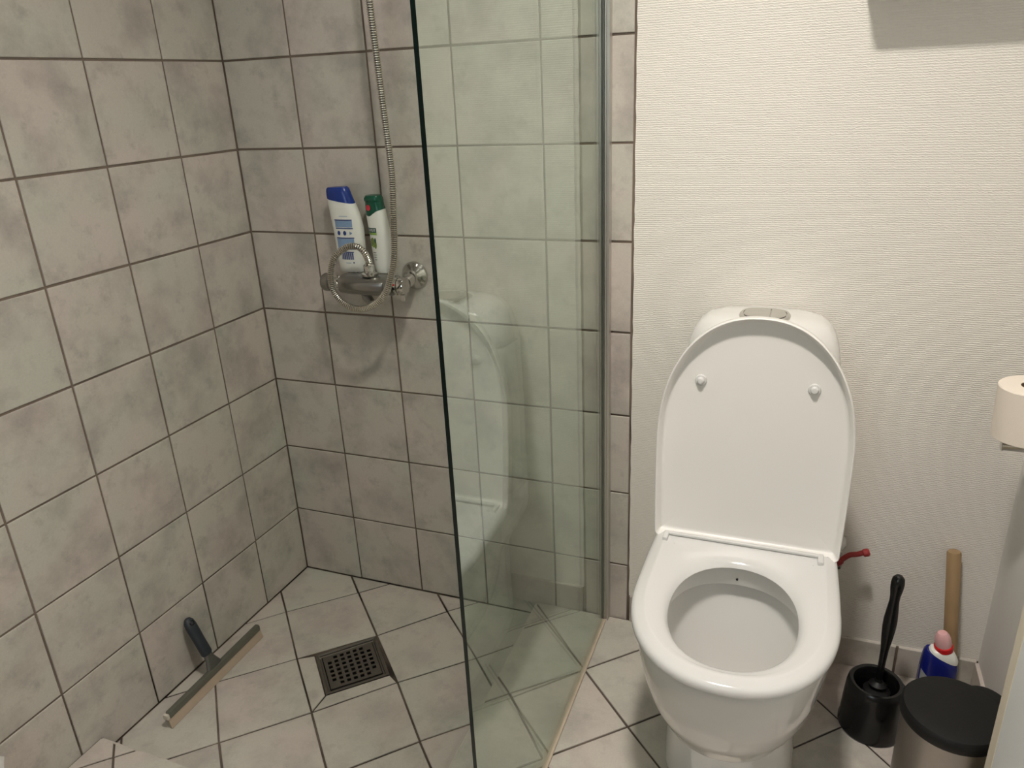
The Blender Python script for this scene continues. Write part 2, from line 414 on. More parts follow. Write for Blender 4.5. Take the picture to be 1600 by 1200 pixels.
# slabs (the cavity under the drain grate is left open)
DR = [(.2475, -.3230), (.3580, -.2105), (.4630, -.3235), (.3510, -.4310)]
z0 = -GD
ring_o = [(-0.05, 0.05), (RX+0.001, 0.05), (RX+0.001, RY-0.001), (-0.05, RY-0.001)]
vs = [Vector((p[0], p[1], z0)) for p in ring_o] + [Vector((p[0], p[1], z0)) for p in DR] + [Vector((p[0], p[1], -0.09)) for p in DR]
# ring order: outer TL,TR,BR,BL ; drain Left, Top, Right, Bottom
mb.add(vs, [(0,1,5,4),(1,2,6,5),(2,3,7,6),(3,0,4,7),(4,5,9,8),(5,6,10,9),(6,7,11,10),(7,4,8,11),(8,9,10,11)], 1)
# raised slab
zb = ZF-GD
mb.box((RX, RY, -0.1), (XR+0.05, GD, zb), 1)
mb.box((-0.12, YF, -0.1), (XR+0.05, RY, zb), 1)
skip = {(0, 1)}
for i in range(-6, 7):
    for j in range(-6, 8):
        q = [A[(i,j)], A[(i+1,j)], A[(i+1,j+1)], A[(i,j+1)]][::-1]
        polys = [q]
        if (i, j) == (0, 1):
            n01, n11, n12, n02 = A[(0,1)], A[(1,1)], A[(1,2)], A[(0,2)]
            polys = [[n01, DR[0], DR[3], n02][::-1], [n02, DR[3], DR[2], n12][::-1]]
        for p in polys:
            if poly_area(p) == 0: continue
            if sum(p[k][0]*p[(k+1)%4][1]-p[(k+1)%4][0]*p[k][1] for k in range(4)) < 0: p = p[::-1]
            p = clip(p, (0, 0), (-math.sin(TH)*1.0, -math.cos(TH)*1.0))
            if len(p) > 2: p = clip(p, (1, 0), (0, 0))
            if len(p) > 2: p = clip(p, (0, RY), (1, RY))
            if len(p) > 2: p = clip(p, (RX, 0-1), (RX, 1))
            if len(p) > 2: tile(mb, p, lambda x, y, h: Vector((x, y, -GD+h)))
for i in range(-22, 21):
    for j in range(-20, 21):
        q = [B[(i,j)], B[(i+1,j)], B[(i+1,j+1)], B[(i,j+1)]][::-1]
        if sum(q[k][0]*q[(k+1)%4][1]-q[(k+1)%4][0]*q[k][1] for k in range(4)) < 0: q = q[::-1]
        cx = sum(p[0] for p in q)/4; cy = sum(p[1] for p in q)/4
        if cx < -0.3 or cx > 2 or cy > 0.3 or cy < YF-0.3: continue
        # right part
        p = clip(q, (RX, 1), (RX, -1))
        for a, b_ in (((1, -0.001), (0, -0.001)), ((XR, -1), (XR, 1)), ((0, YF), (1, YF))):
            if len(p) > 2: p = clip(p, a, b_)
        # the part behind RY gets clipped by x only, the rest lies left of the bay
        if len(p) > 2: tile(mb, p, lambda x, y, h: Vector((x, y, ZF-GD+h)))
        p = clip(q, (RX, -1), (RX, 1))
        for a, b_ in (((1, RY), (0, RY)), ((0, 0), (-math.sin(TH), -math.cos(TH))), ((0, YF), (1, YF))):
            if len(p) > 2: p = clip(p, a, b_)
        if len(p) > 2: tile(mb, p, lambda x, y, h: Vector((x, y, ZF-GD+h)))
# step faces of the bay
mb.cur = 11.0
mb.box((RX, RY, -0.02), (RX+0.004, -0.004, ZF-0.0005), 0); mb.box((-0.015, RY-0.004, -0.02), (RX, RY, ZF-0.0005), 0)
mb.cur = 0.0
o = mb.build('floor', [M_FTILE, M_GROUT], smooth=0, fix=False); o['kind'] = 'structure'; tag(o, 'diagonally laid beige floor tiles with a sunk shower bay')

# baseboards of tile
mb = MB()
xs = [0.979, 1.187, 1.387, 1.587, XR-0.001]
mb.box((xs[0], -0.0035, ZF-0.01), (XR, GD, 0.117), 1)
for a, b_ in zip(xs[:-1], xs[1:]):
    mb.cur = random.uniform(1, 50)
    tile(mb, [(a, ZF-0.003), (b_, ZF-0.003), (b_, 0.1205), (a, 0.1205)], lambda x, z, h: Vector((x, -0.0035-h*1.8, z)), gap=0.0024)
o = mb.build('baseboard_back', [M_TILE, M_GROUT], smooth=0, fix=False); o['kind'] = 'structure'; tag(o, 'low tile skirting under the white wall')
mb = MB(); ys = [-0.007, -0.10, -0.30, -0.50, -0.70, -0.9, -1.1, -1.3, -1.5, -1.7, -1.9, -2.1, -2.3, YF]
mb.box((XR-0.0035, YF, ZF-0.01), (XR, -0.007, 0.116), 1)
for a, b_ in zip(ys[:-1], ys[1:]):
    tile(mb, [(a, ZF-0.003), (b_, ZF-0.003), (b_, 0.1205), (a, 0.1205)], lambda y, z, h: Vector((XR-0.0035-h*1.8, y, z)), gap=0.0024)
o = mb.build('baseboard_right', [M_TILE, M_GROUT], smooth=0, fix=False); o['kind'] = 'structure'; tag(o, 'low tile skirting along the right wall')

# ------------------------------------------------------------------ ceiling lamp
def spot(pos, strength, label):
    t_ = thing('ceiling_spotlight', label, 'lamp', pos, group=None)
    mb = MB(); mb.lathe([(0.095, 0.03), (0.095, 0.0595), (0.05, 0.0598)], n=40); mb.build('lamp_base', M_ALU, t_)
    m = bpy.data.materials.new('lit_opal_glass'); m.use_nodes = True; t = m.node_tree; t.nodes.clear()
    em = t.nodes.new('ShaderNodeEmission'); em.inputs[0].default_value = LAMP_COL; em.inputs[1].default_value = strength
    oo = t.nodes.new('ShaderNodeOutputMaterial'); t.links.new(em.outputs[0], oo.inputs[0])
    mb = MB(); mb.lathe([(0.02, -0.0015), (0.080, 0.0), (0.085, 0.004), (0.085, 0.02), (0.03, 0.021)], n=32); mb.build('lamp_shade', m, t_)
    mb = MB(); mb.lathe([(0.088, 0.029), (0.088, -0.055), (0.092, -0.057), (0.103, -0.052), (0.108, 0.029)], n=40, cap0=False, cap1=False); mb.build('lamp_rim', M_BLACKM, t_)
spot(LAMP_POS, LAMP_STRENGTH, 'round ceiling spotlight over the floor in front of the toilet, above the picture')
spot(LAMP2_POS, LAMP2_STRENGTH, 'dimmer round ceiling spotlight over the shower bay, above the picture')

# ------------------------------------------------------------------ wall cabinet above the frame
t_ = thing('wall_cabinet', 'cabinet hung high on the white wall above the toilet roll, just above the picture', 'cabinet', (1.372, -0.0008, 1.437))
mb = MB(); mb.box((0, -0.072, 0), (0.37, -0.0, 0.60)); bevel(mb.build('body', M_CABW, t_, smooth=0), 0.002)
mb = MB(); mb.box((0.001, -0.088, 0.001), (0.369, -0.0725, 0.599)); bevel(mb.build('door', M_CABW, t_, smooth=0), 0.002)

# ------------------------------------------------------------------ floor drain
M_DRAIN = simple('dull_drain_steel', (0.26, 0.24, 0.22), 0.36, metal=1.0, noise=0.06, nscale=90)
t_ = thing('floor_drain', 'square steel floor drain with rows of square holes, set in the shower floor', 'drain')
def quad(u, v):
    a, b_, c, d = [Vector((p[0], p[1])) for p in DR]   # left, top, right, bottom
    top = a.lerp(b_, u); bot = d.lerp(c, u); p = top.lerp(bot, v); return p
mb = MB(); n = 4
def ringat(k, z): return [Vector((*quad(*q), z)) for q in ((k, k), (1-k, k), (1-k, 1-k), (k, 1-k))]
mb.loft([ringat(0.004, -0.03), ringat(0.004, 0.0002), ringat(0.03, 0.0006), ringat(0.055, -0.0006), ringat(0.062, -0.0042), ringat(0.085, -0.0042), ringat(0.085, -0.03)], cap0=False, cap1=False)
mb.build('frame', M_DRAIN, t_, smooth=0)
mb = MB(); K = 0.098; zt = -0.0012; NN = 7; lo, hi = 0.185, 0.815; pitch = (hi-lo)/(NN-1); hw = pitch*0.29
cuts = [K]
for k in range(NN): cuts += [lo+k*pitch-hw, lo+k*pitch+hw]
cuts.append(1-K)
def gp(u, v, z): return Vector((*quad(u, v), z))
for i in range(len(cuts)-1):
    for j in range(len(cuts)-1):
        hole = (i % 2 == 1) and (j % 2 == 1)
        if hole and ((i//2 in (0, NN-1)) and (j//2 in (0, NN-1))): hole = False
        a, b_, c, d = cuts[i], cuts[i+1], cuts[j], cuts[j+1]
        if not hole: mb.add([gp(a,c,zt), gp(b_,c,zt), gp(b_,d,zt), gp(a,d,zt)], [(0,3,2,1)])
        else:
            q = [(a,c),(b_,c),(b_,d),(a,d)]
            for k in range(4):
                p, r = q[k], q[(k+1)%4]
                mb.add([gp(*p,zt), gp(*r,zt), gp(*r,zt-0.003), gp(*p,zt-0.003)], [(0,1,2,3)])
qq = [(K,K),(1-K,K),(1-K,1-K),(K,1-K)]
for k in range(4):
    p, r = qq[k], qq[(k+1)%4]; mb.add([gp(*p,zt), gp(*r,zt), gp(*r,zt-0.006), gp(*p,zt-0.006)], [(3,2,1,0)])
mb.build('grate', M_DRAIN, t_, smooth=0, fix=False)
mb = MB(); mb.loft([ringat(0.09, -0.05), ringat(0.09, -0.045)]); mb.build('sump', M_BLACKGAP, t_, smooth=0)

# ------------------------------------------------------------------ glass screen
GX = 0.9175; GYF = -0.798
t_ = thing('shower_screen', 'frameless clear glass shower screen with greenish tint, standing left of the toilet', 'shower screen', (GX, 0, ZF))
mb = MB()
x0, x1 = -0.003, 0.003; y0, y1 = GYF, -0.006; z0, z1 = 0.004, 1.93
mb.add([(x0,y0,z0),(x1,y0,z0),(x1,y1,z0),(x0,y1,z0),(x0,y0,z1),(x1,y0,z1),(x1,y1,z1),(x0,y1,z1)],
       [(1,2,6,5),(3,0,4,7)], 0)
mb.add([(x0,y0,z0),(x1,y0,z0),(x1,y1,z0),(x0,y1,z0),(x0,y0,z1),(x1,y0,z1),(x1,y1,z1),(x0,y1,z1)],
       [(0,3,2,1),(4,5,6,7),(0,1,5,4),(2,3,7,6)], 1)
mb.build('glass_pane', [M_GLASS, M_GEDGE], t_, smooth=0, fix=False)
mb = MB()
for a, b_ in ((-0.0125, -0.0095), (-0.0050, -0.0035), (0.0035, 0.0065), (0.0100, 0.0130)):
    mb.box((a, -0.021, 0.001), (b_, -0.0005, 1.935))
mb.box((-0.0095, -0.014, 0.001), (-0.005, -0.0005, 1.935)); mb.box((0.0065, -0.016, 0.001), (0.010, -0.0005, 1.935)); mb.box((-0.0035, -0.004, 0.001), (0.0035, -0.0005, 1.935))
mb.build('wall_channel', M_ALU, t_, smooth=0)
mb = MB(); mb.box((-0.0035, GYF+0.002, 0.0), (0.0085, -0.0215, 0.005)); bevel(mb.build('bottom_seal', M_SEAL, t_, smooth=0), 0.002, 2)
mb = MB(); mb.box((-0.0085, GYF+0.002, 0.0), (-0.0036, -0.0215, 0.003)); bevel(mb.build('silicone_bead', M_SEAL, t_, smooth=0), 0.001, 2)

# ------------------------------------------------------------------ shower mixer
def ell_x(x, cy, cz, ry, rz, n=32, e=2.6):
    r = []
    for k in range(n):
        a = 2*PI*k/n; c, s_ = math.cos(a), math.sin(a)
        r.append(Vector((x, cy+ry*math.copysign(abs(c)**(2/e), c), cz+rz*math.copysign(abs(s_)**(2/e), s_))))
    return r
t_ = thing('shower_mixer', 'chrome thermostatic shower mixer on the tiled wall with a coiled steel hose', 'shower mixer', (0, 0, 0))
cy, cz = -0.064, 0.904
mb = MB()
mb.loft([ell_x(.296, cy, cz, .014, .014), ell_x(.298, cy, cz, .021, .019), ell_x(.303, cy-.003, cz, .030, .022), ell_x(.33, cy-.004, cz, .033, .0235), ell_x(.40, cy-.004, cz, .033, .0235), ell_x(.437, cy-.003, cz, .030, .022), ell_x(.442, cy, cz, .022, .019)])
mb.build('mixer_body', M_DULL, t_)
mb = MB()   # recessed front panel
mb.loft([ell_x(.322, cy-.030, cz+.001, .004, .003, 20), ell_x(.332, cy-.0325, cz+.001, .0065, .010, 20), ell_x(.36, cy-.033, cz+.001, .0075, .0125, 20), ell_x(.418, cy-.033, cz+.001, .0075, .0135, 20), ell_x(.424, cy-.031, cz+.001, .006, .0125, 20)])
mb.build('front_panel', M_DULL, t_)
Mx = lambda x, y=cy, z=cz: axisM((x, y, z), (1, 0, 0))
def flower(mb, x0, x1, r, cy, cz, lobes=8, amp=0.0016, n=64, mi=0):
    rings = []
    for x, k in ((x0, .86), (x0+.003, 1), (x1-.003, 1), (x1, .86)):
        rings.append([Vector((x, cy+math.cos(2*PI*i/n)*(r*k+amp*math.cos(lobes*2*PI*i/n)), cz+math.sin(2*PI*i/n)*(r*k+amp*math.cos(lobes*2*PI*i/n)))) for i in range(n)])
    mb.loft(rings, mi)
mb = MB(); flower(mb, .268, .2955, .0165, cy-.006, cz)
k = mb.build('flow_knob', M_CHROME, t_)
mb = MB(); mb.lathe([(.006, 0), (.019, .001), (.0215, .006), (.0215, .020), (.018, .022)], Mx(.2455, cy-.003, cz)); mb.build('knob_end', M_DULL, t_)
mb = MB(); mb.lathe([(.0205, 0), (.022, .001), (.022, .005), (.0205, .006)], Mx(.4445, cy-.006, cz)); mb.build('temperature_ring', M_CHROME, t_)
mb = MB(); mb.box((.4451, cy-.0295, cz-.004), (.4501, cy-.0262, cz+.002)); mb.build('black_mark', M_BLACK, t_, smooth=0)
mb = MB(); mb.box((.4451, cy-.0280, cz+.005), (.4501, cy-.0255, cz+.0095)); mb.build('red_mark', M_RED, t_, smooth=0)
mb = MB(); mb.lathe([(.017, 0), (.0195, .001), (.0205, .012), (.019, .016), (.004, .0165)], Mx(.4515, cy-.006, cz)); mb.build('temperature_knob', M_CHROME, t_)
mb = MB(); mb.box((.455, cy-.014, cz-.034), (.466, cy-.006, cz-.019)); bevel(mb.build('safety_button', M_CHROME, t_, smooth=0), .001)
for x in (.457, .307):
    mb = MB(); mb.lathe([(.0335, .0015), (.0335, .003), (.030, .008), (.0165, .019), (.0145, .026)], axisM((x, 0, .913), (0, -1, 0)), n=48); mb.build('rosette', M_CHROME, t_)
    mb = MB(); mb.lathe([(.0135, .0), (.0150, .002), (.0150, .020), (.0135, .024)], axisM((x, -.026, .910), (0, -1, -.15)), n=24); mb.build('inlet_nut', M_CHROME, t_)
mb = MB(); mb.lathe([(.017, 0), (.019, .002), (.019, .006), (.013, .008), (.0125, .012)], axisM((.380, -.076, .9265), (0, 0, 1)), n=32)
mb.lathe([(.0105, 0), (.0125, .001), (.0125, .013), (.0095, .016)], axisM((.380, -.076, .9385), (0.05, -.1, 1)), n=8)
mb.build('hose_fitting', M_CHROME, t_)
mb = MB(); mb.tube([(.345, -.050, .884), (.352, -.055, .868), (.368, -.062, .856)], lambda i: (.012, .0125, .0095)[i], n=20); mb.build('lower_spigot', M_DULL, t_)
HP = [(.380,-.0765,.953),(.3835,-.080,.962),(0.3837,-0.095,0.9852),(0.3723,-0.101,0.9977),(0.3533,-0.106,0.9996),(0.3324,-0.110,0.9896),(0.3167,-0.114,0.9753),(0.3069,-0.117,0.9535),(0.3038,-0.120,0.9317),(0.3043,-0.121,0.9080),(0.3131,-0.123,0.8893),(0.3286,-0.124,0.8737),(0.3500,-0.125,0.8630),(0.3767,-0.125,0.8600),(0.4046,-0.125,0.8677),(0.4274,-0.124,0.8822),(0.4456,-0.123,0.9021),(0.4589,-0.122,0.9302),(0.4712,-0.120,0.9705),(0.4759,-0.117,1.0123),(0.4803,-0.115,1.0809),(0.4827,-0.110,1.1602),(0.4767,-0.105,1.2500),(0.4692,-0.100,1.3731),(0.4649,-0.100,1.4900),(.462,-.095,1.62),(.462,-.085,1.78),(.462,-.06,1.90),(.462,-.012,1.93)]
pts = catmull(HP, 0.00115)
mb = MB(); mb.tube(pts, lambda i: 0.0070+(0.0010, 0.0010, -0.0009, -0.0009)[i % 4], n=14)
for k_ in range(len(mb.m)):
    if (k_//14) % 4 == 2: mb.m[k_] = 1        # groove shade put into the colour between two steel rings
mb.build('shower_hose', [M_HOSE, simple('hose_groove_shade', (0.13, 0.12, 0.105), 0.5, metal=0.6)], t_, smooth=50)
mb = MB(); mb.lathe([(.022, .0008), (.022, .006), (.012, .012), (.011, .02)], axisM((.462, 0, 1.93), (0, -1, 0)), n=24); mb.build('upper_rosette', M_CHROME, t_)

# ------------------------------------------------------------------ bottles on the mixer
def interp(tab, z):
    if z <= tab[0][0]: return tab[0][1:]
    for a, b_ in zip(tab[:-1], tab[1:]):
        if z <= b_[0]:
            t = (z-a[0])/(b_[0]-a[0]); t = t  # linear
            return [a[i]+(b_[i]-a[i])*t for i in range(1, len(a))]
    return tab[-1][1:]
def smooth_tab(tab, n=6):
    P = catmull([Vector((r[0]*10, r[1], r[2])) for r in tab], 0.02)
    return tab
def section(xl, xr, yc, d, z, n=40, e=2.5, zfun=None):
    xc = (xl+xr)/2; wv = (xr-xl)/2; r = []
    for k in range(n):
        a = 2*PI*k/n; c, s_ = math.cos(a), math.sin(a)
        x = xc+wv*math.copysign(abs(c)**(2/e), c); y = yc+d*math.copysign(abs(s_)**(2/e), s_)
        r.append(Vector((x, y, zfun(x) if zfun else z)))
    return r
def surf_y(tab, yc, x, z, e=2.5, off=0.0005):
    xl, xr, d = interp(tab, z); xc = (xl+xr)/2; wv = (xr-xl)/2
    u = min(0.999, abs((x-xc)/wv)); return yc-d*(1-u**e)**(1/e)-off
def patch(tab, yc, poly, mat, name, parent, n=10, off=0.0005):
    """quad given by four (x,z) corners laid on the bottle front"""
    mb = MB(); a, b_, c, d = [Vector(p) for p in poly]; vs = []; fs = []; m_ = 6
    for j in range(m_+1):
        for i in range(n+1):
            p = a.lerp(b_, i/n).lerp(d.lerp(c, i/n), j/m_); vs.append((p.x, surf_y(tab, yc, p.x, p.y, off=off), p.y))
    for j in range(m_):
        for i in range(n): k = j*(n+1)+i; fs.append((k, k+1, k+n+2, k+n+1))
    mb.add(vs, fs); return mb.build(name, mat, parent, fix=False)
def disc_patch(tab, yc, cx, cz_, r, mat, name, parent, off=0.0006, n=24, rz=None, holes=None):
    mb = MB(); rz = rz or r
    vs = [(cx, surf_y(tab, yc, cx, cz_, off=off), cz_)]
    for k in range(n):
        x, z = cx+r*math.cos(2*PI*k/n), cz_+rz*math.sin(2*PI*k/n)*(1 if holes is None else holes(k)); vs.append((x, surf_y(tab, yc, x, z, off=off), z))
    mb.add(vs, [(0, 1+k, 1+(k+1) % n) for k in range(n)]); return mb.build(name, mat, parent, fix=False)
def text_mesh(body, size, mapf, mat, name, parent, align='CENTER'):
    cu = bpy.data.curves.new('t', 'FONT'); cu.body = body; cu.size = size; cu.align_x = align; cu.align_y = 'CENTER'; cu.resolution_u = 3
    ob = bpy.data.objects.new('t', cu); COL.objects.link(ob)
    dg = bpy.context.evaluated_depsgraph_get(); me = bpy.data.meshes.new_from_object(ob.evaluated_get(dg))
    bpy.data.objects.remove(ob); bpy.data.curves.remove(cu)
    for v in me.vertices: v.co = mapf(v.co.x, v.co.y)
    me.materials.clear(); me.materials.append(mat)
    return link(name, me, parent)

YB = -0.040; ZB = 0.9277; DXA = -.008
# bottle A
TA = [(ZB, .2915, .3520, .015), (.932, .289, .3555, .0175), (.96, .2875, .3585, .0185), (.995, .286, .3610, .0185), (1.03, .283, .3615, .018), (1.06, .280, .3560, .0175), (1.085, .278, .3470, .017), (1.105, .2765, .340, .0165), (1.117, .277, .3345, .0155), (1.122, .281, .330, .012)]
TA = [(a_, b_+DXA, c_+DXA, d_) for a_, b_, c_, d_ in TA]
t_ = thing('shampoo_bottle', 'white shampoo bottle with slanted blue cap and blue back label, left one on the mixer', 'bottle', (0, 0, 0))
cutA = lambda x: 1.0935-(x-.279-DXA)*0.12*1.0
mb = MB(); rg = []
for k in range(16):
    z = ZB+(1.085-ZB)*k/15; xl, xr, d = interp(TA, z)
    if k == 0: pass
    rg.append((z, xl, xr, d))
rings = [section(xl, xr, YB, d, z) for z, xl, xr, d in rg]
xl, xr, d = interp(TA, 1.089); rings.append(section(xl, xr, YB, d, 0, zfun=lambda x: 1.0965-(x-.279-DXA)*0.17))
mb.loft(rings); mb.build('bottle_body', M_WPLAST, t_)
mb = MB(); rings = [section(xl-.0004, xr+.0004, YB, d+.0004, 0, zfun=lambda x: 1.0965-(x-.279-DXA)*0.17)]
for z in (1.104, 1.112, 1.118):
    f = (z-1.09)/(1.118-1.09); a, b_, dd = interp(TA, z)
    rings.append(section(a, b_, YB, dd+.0003, 0, zfun=lambda x: z+(x-.279-DXA)*(-0.17+0.19*f)))
a, b_, dd = TA[-1][1:]; rings.append(section(a, b_, YB, dd, 0, zfun=lambda x: 1.121+(x-.279-DXA)*.04)); rings.append(section(a+.012, b_-.012, YB, dd*.5, 0, zfun=lambda x: 1.1215+(x-.279-DXA)*.04))
mb.loft(rings); mb.build('cap', M_BLUE, t_)
q = lambda xa, xb, za, zb_, s=0.0: [(xa, za), (xb, za), (xb, zb_), (xa, zb_)]
PA = lambda poly, mat, name: patch(TA, YB, poly, mat, name, t_)
dx = 0.0035+DXA
PA(q(.294+dx, .340+dx, 1.0480, 1.0505), M_NAVYP, 'label_bar'); PA(q(.295+dx, .340+dx, 1.0330, 1.0475), M_LBLUE, 'label_text_block')
PA(q(.295+dx, .341+dx, 1.0290, 1.0315), M_NAVYP, 'label_bar')
for xk, ch in ((.303, 0), (.319, 1), (.334, 2)):
    disc_patch(TA, YB, xk+dx, 1.0195, .0042 if ch < 2 else .0046, M_NAVYP if ch < 2 else M_LBLUE, 'label_icon', t_, n=(20, 20, 3)[ch], rz=.0052)
PA(q(.295+dx, .342+dx, 1.0070, 1.0095), M_NAVYP, 'label_bar'); PA(q(.2955+dx, .341+dx, .981, 1.0065), M_LBLUE, 'label_text_block')
nbar = 13
PA(q(.301+dx, .337+dx, .9745, .9765), M_NAVYP, 'label_bar')
bars = MB()
for k in range(nbar):
    xa = .304+dx+k*.0025; wd = (.0012, .0019, .0014, .0021)[k % 4]
    a_ = [Vector((x, surf_y(TA, YB, x, z), z)) for x, z in ((xa, .958), (xa+wd, .958), (xa+wd, .974), (xa, .974))]
    bars.add(a_, [(0,1,2,3)])
bars.build('barcode', M_NAVYP, t_, smooth=0, fix=False)
PA(q(.313+dx, .327+dx, .9492, .9505), M_LBLUE, 'label_small_print'); disc_patch(TA, YB, .334+dx, .9508, .0018, M_NAVYP, 'label_dot', t_)
PA(q(.308+dx, .330+dx, 1.0575, 1.0585), M_LBLUE, 'label_small_print')

# bottle B
TB = [(ZB, .3860, .4245, .014), (.932, .3840, .4275, .0165), (.96, .3825, .4295, .018), (.99, .3805, .4295, .018), (1.02, .3785, .4275, .0175), (1.05, .3760, .4240, .017), (1.075, .3745, .4195, .0165), (1.098, .3765, .4165, .0155), (1.100, .3755, .4160, .0150), (1.106, .379, .413, .012)]
YB2 = -0.038; DXB = -.007
TB = [(a_, b_+DXB, c_+DXB, d_) for a_, b_, c_, d_ in TB]
t_ = thing('shower_gel_bottle', 'white shower gel bottle with dark green cap and olive label, right one on the mixer', 'bottle', (0, 0, 0))
wavB = lambda x: 1.0655+.0085*max(0, (x-DXB-.392)/.03)**1.2-(.007*math.sin(max(0, min(1, (x-DXB-.373)/.03))*PI))
mb = MB(); rings = []
for k in range(15):
    z = ZB+(1.050-ZB)*k/14; a, b_, d = interp(TB, z); rings.append(section(a, b_, YB2, d, z))
a, b_, d = interp(TB, 1.066); rings.append(section(a, b_, YB2, d, 0, zfun=wavB)); mb.loft(rings); mb.build('bottle_body', M_WPLAST, t_)
mb = MB(); rings = [section(a-.0004, b_+.0004, YB2, d+.0004, 0, zfun=wavB)]
for z in (1.079, 1.086, 1.090):
    a, b_, d = interp(TB, z); rings.append(section(a, b_, YB2, d+.0003, z))
mb.loft(rings); mb.build('cap', M_GREEN, t_)
mb = MB()
mb.loft([section(xa+DXB, xb+DXB, YB2, d_, z_) for xa, xb, d_, z_ in ((.3755, .4180, .0160, 1.0905), (.3735, .4180, .0168, 1.0925), (.3740, .4165, .0165, 1.0985), (.378, .4140, .0145, 1.1035), (.386, .407, .009, 1.105))])
mb.build('flip_lid', M_GREEN, t_)
disc_patch(TB, YB2, .3885+DXB, 1.0775, .0062, M_PINKP, 'red_emblem', t_, n=24, rz=.0065, off=.0010)
PB = lambda poly, mat, name: patch(TB, YB2, [(x+DXB, z) for x, z in poly], mat, name, t_)
PB(q(.3790, .4040, 1.0215, 1.0325), M_GPRINT, 'label_band'); PB(q(.3800, .4045, 1.0165, 1.0212), M_LIME, 'label_stripe')
text_mesh('PALMOLIVE', .0082, lambda x, y: Vector((.3915+DXB+x*.48, surf_y(TB, YB2, .3915+DXB+x*.48, 1.0268+y, off=.0009), 1.0268+y)), M_WPRINT, 'label_lettering', t_)
for cx_, cz_, rx_, rz_, mm in ((.3920, 1.0020, .0055, .0085, M_OLIVE), (.3985, .9945, .0035, .0095, M_OLIVE), (.3935, .9925, .0050, .0048, M_LIME), (.3875, .9990, .0030, .0090, M_OLIVE), (.3990, 1.004, .0022, .006, M_GPRINT)):
    disc_patch(TB, YB2, cx_+DXB, cz_, rx_, mm, 'olive_picture', t_, n=16, rz=rz_, off=.0006+.0001*random.random())
for k, (xa, xb) in enumerate(((.3895, .3985), (.3900, .4000), (.3905, .3980), (.3925, .3990))):
    zk = .9765-k*.0055; PB(q(xa, xb, zk-.0011, zk), M_GPRINT, 'label_small_print')

# ------------------------------------------------------------------ squeegee
t_ = thing('squeegee', 'shower squeegee with dark slate grip leaning in the floor corner of the left tiled wall', 'squeegee', (.066, -.466, 0))
ya, yb = -.157, .156
mb = MB()
def chan(y, k=1.0): return [Vector((x*k, y, .034+(z-.034)*k)) for x, z in ((-.0065, .028), (.0065, .026), (.0075, .033), (.0055, .040), (0, .042), (-.0055, .041), (-.0075, .035))]
mb.loft([chan(ya-.003, .7), chan(ya), chan(yb), chan(yb+.003, .7)]); mb.build('channel', simple('grey_green_alloy', (0.16, 0.16, 0.13), 0.4, metal=0.5, noise=0.12, nscale=60), t_)
mb = MB()
mb.loft([[Vector((x, y, z)) for x, z in ((-.0015, .034), (.0025, .034), (.0090, .0012), (.0065, .0008))] for y in (ya-.006, yb+.004)]); mb.build('rubber_blade', M_RUBBER, t_)
mb = MB(); mb.box((-.006, ya-.0105, .027), (.008, ya-.0035, .041)); bevel(mb.build('end_cap', simple('worn_white_plastic', (.6, .55, .47), .5), t_, smooth=0), .002)
p0 = Vector((-.002, -.002, .038)); pe = Vector((-.0610, .002, .163)); dr = (pe-p0).normalized()
mb = MB()
def rect(c, wd, th_, e=3.0, n=24):
    side = Vector((0, 1, 0)); nn = dr.cross(side).normalized(); r = []
    for k in range(n):
        a = 2*PI*k/n; cc, ss = math.cos(a), math.sin(a)
        r.append(c+side*wd*math.copysign(abs(cc)**(2/e), cc)+nn*th_*math.copysign(abs(ss)**(2/e), ss))
    return r
L = (pe-p0).length
mb.loft([rect(p0-dr*.004, .026, .0060), rect(p0+dr*.010, .020, .0062), rect(p0+dr*.026, .0125, .0066), rect(p0+dr*.040, .0105, .0068)])
mb.build('yoke', simple('dark_grey_alloy', (0.12, 0.12, 0.105), 0.35, metal=0.5, noise=0.1), t_)
mb = MB(); prof = [(.036, .0118, .0085), (.040, .0140, .0100), (.07, .0140, .0098), (.10, .0145, .0100), (L-.02, .0145, .0100), (L-.008, .0125, .0090), (L-.001, .0075, .0065), (L+.001, .003, .003)]
mb.loft([rect(p0+dr*s_, a, b_, 2.5) for s_, a, b_ in prof]); g_ = mb.build('grip', M_HANDLE, t_)
nrm = dr.cross(Vector((0, 1, 0))).normalized()
if nrm.z < 0: nrm = -nrm
mb = MB()
for k in (1,):
    c = p0+dr*(L-.014); ring = []
    mb.tube([c+nrm*.0098+(dr*math.cos(a)+Vector((0, 1, 0))*math.sin(a))*.0055 for a in [2*PI*i/16 for i in range(17)]], .0011, n=6)
mb.build('hanging_hole', M_BLACK, t_)

# ------------------------------------------------------------------ toilet
TX = 1.253
t_ = thing('toilet', 'white close-coupled toilet with its lid raised, against the white wall', 'toilet', (TX, 0, ZF))
def sup(w_, yf, yb_, h, n=64, ef=2.15, eb=3.2):
    """egg-like outline: yf front (negative), yb back"""
    yc = yb_-(yb_-yf)*0.46; r = []
    for k in range(n):
        a = 2*PI*k/n; c, s_ = math.cos(a), math.sin(a)
        e = ef if s_ < 0 else eb
        x = w_*math.copysign(abs(c)**(2/e), c)
        y = yc+(abs(yf-yc) if s_ < 0 else abs(yb_-yc))*math.copysign(abs(s_)**(2/e), s_)
        r.append(Vector((x, y, h)))
    return r
outer = MB()
outer.loft([sup(.050, -.42, -.25, .118), sup(.085, -.475, -.19, .128), sup(.112, -.510, -.17, .150), sup(.134, -.550, -.16, .190), sup(.151, -.582, -.16, .240), sup(.162, -.602, -.16, .290), sup(.168, -.612, -.165, .335), sup(.171, -.617, -.17, .370), sup(.171, -.617, -.175, .392), sup(.166, -.612, -.18, .400)])
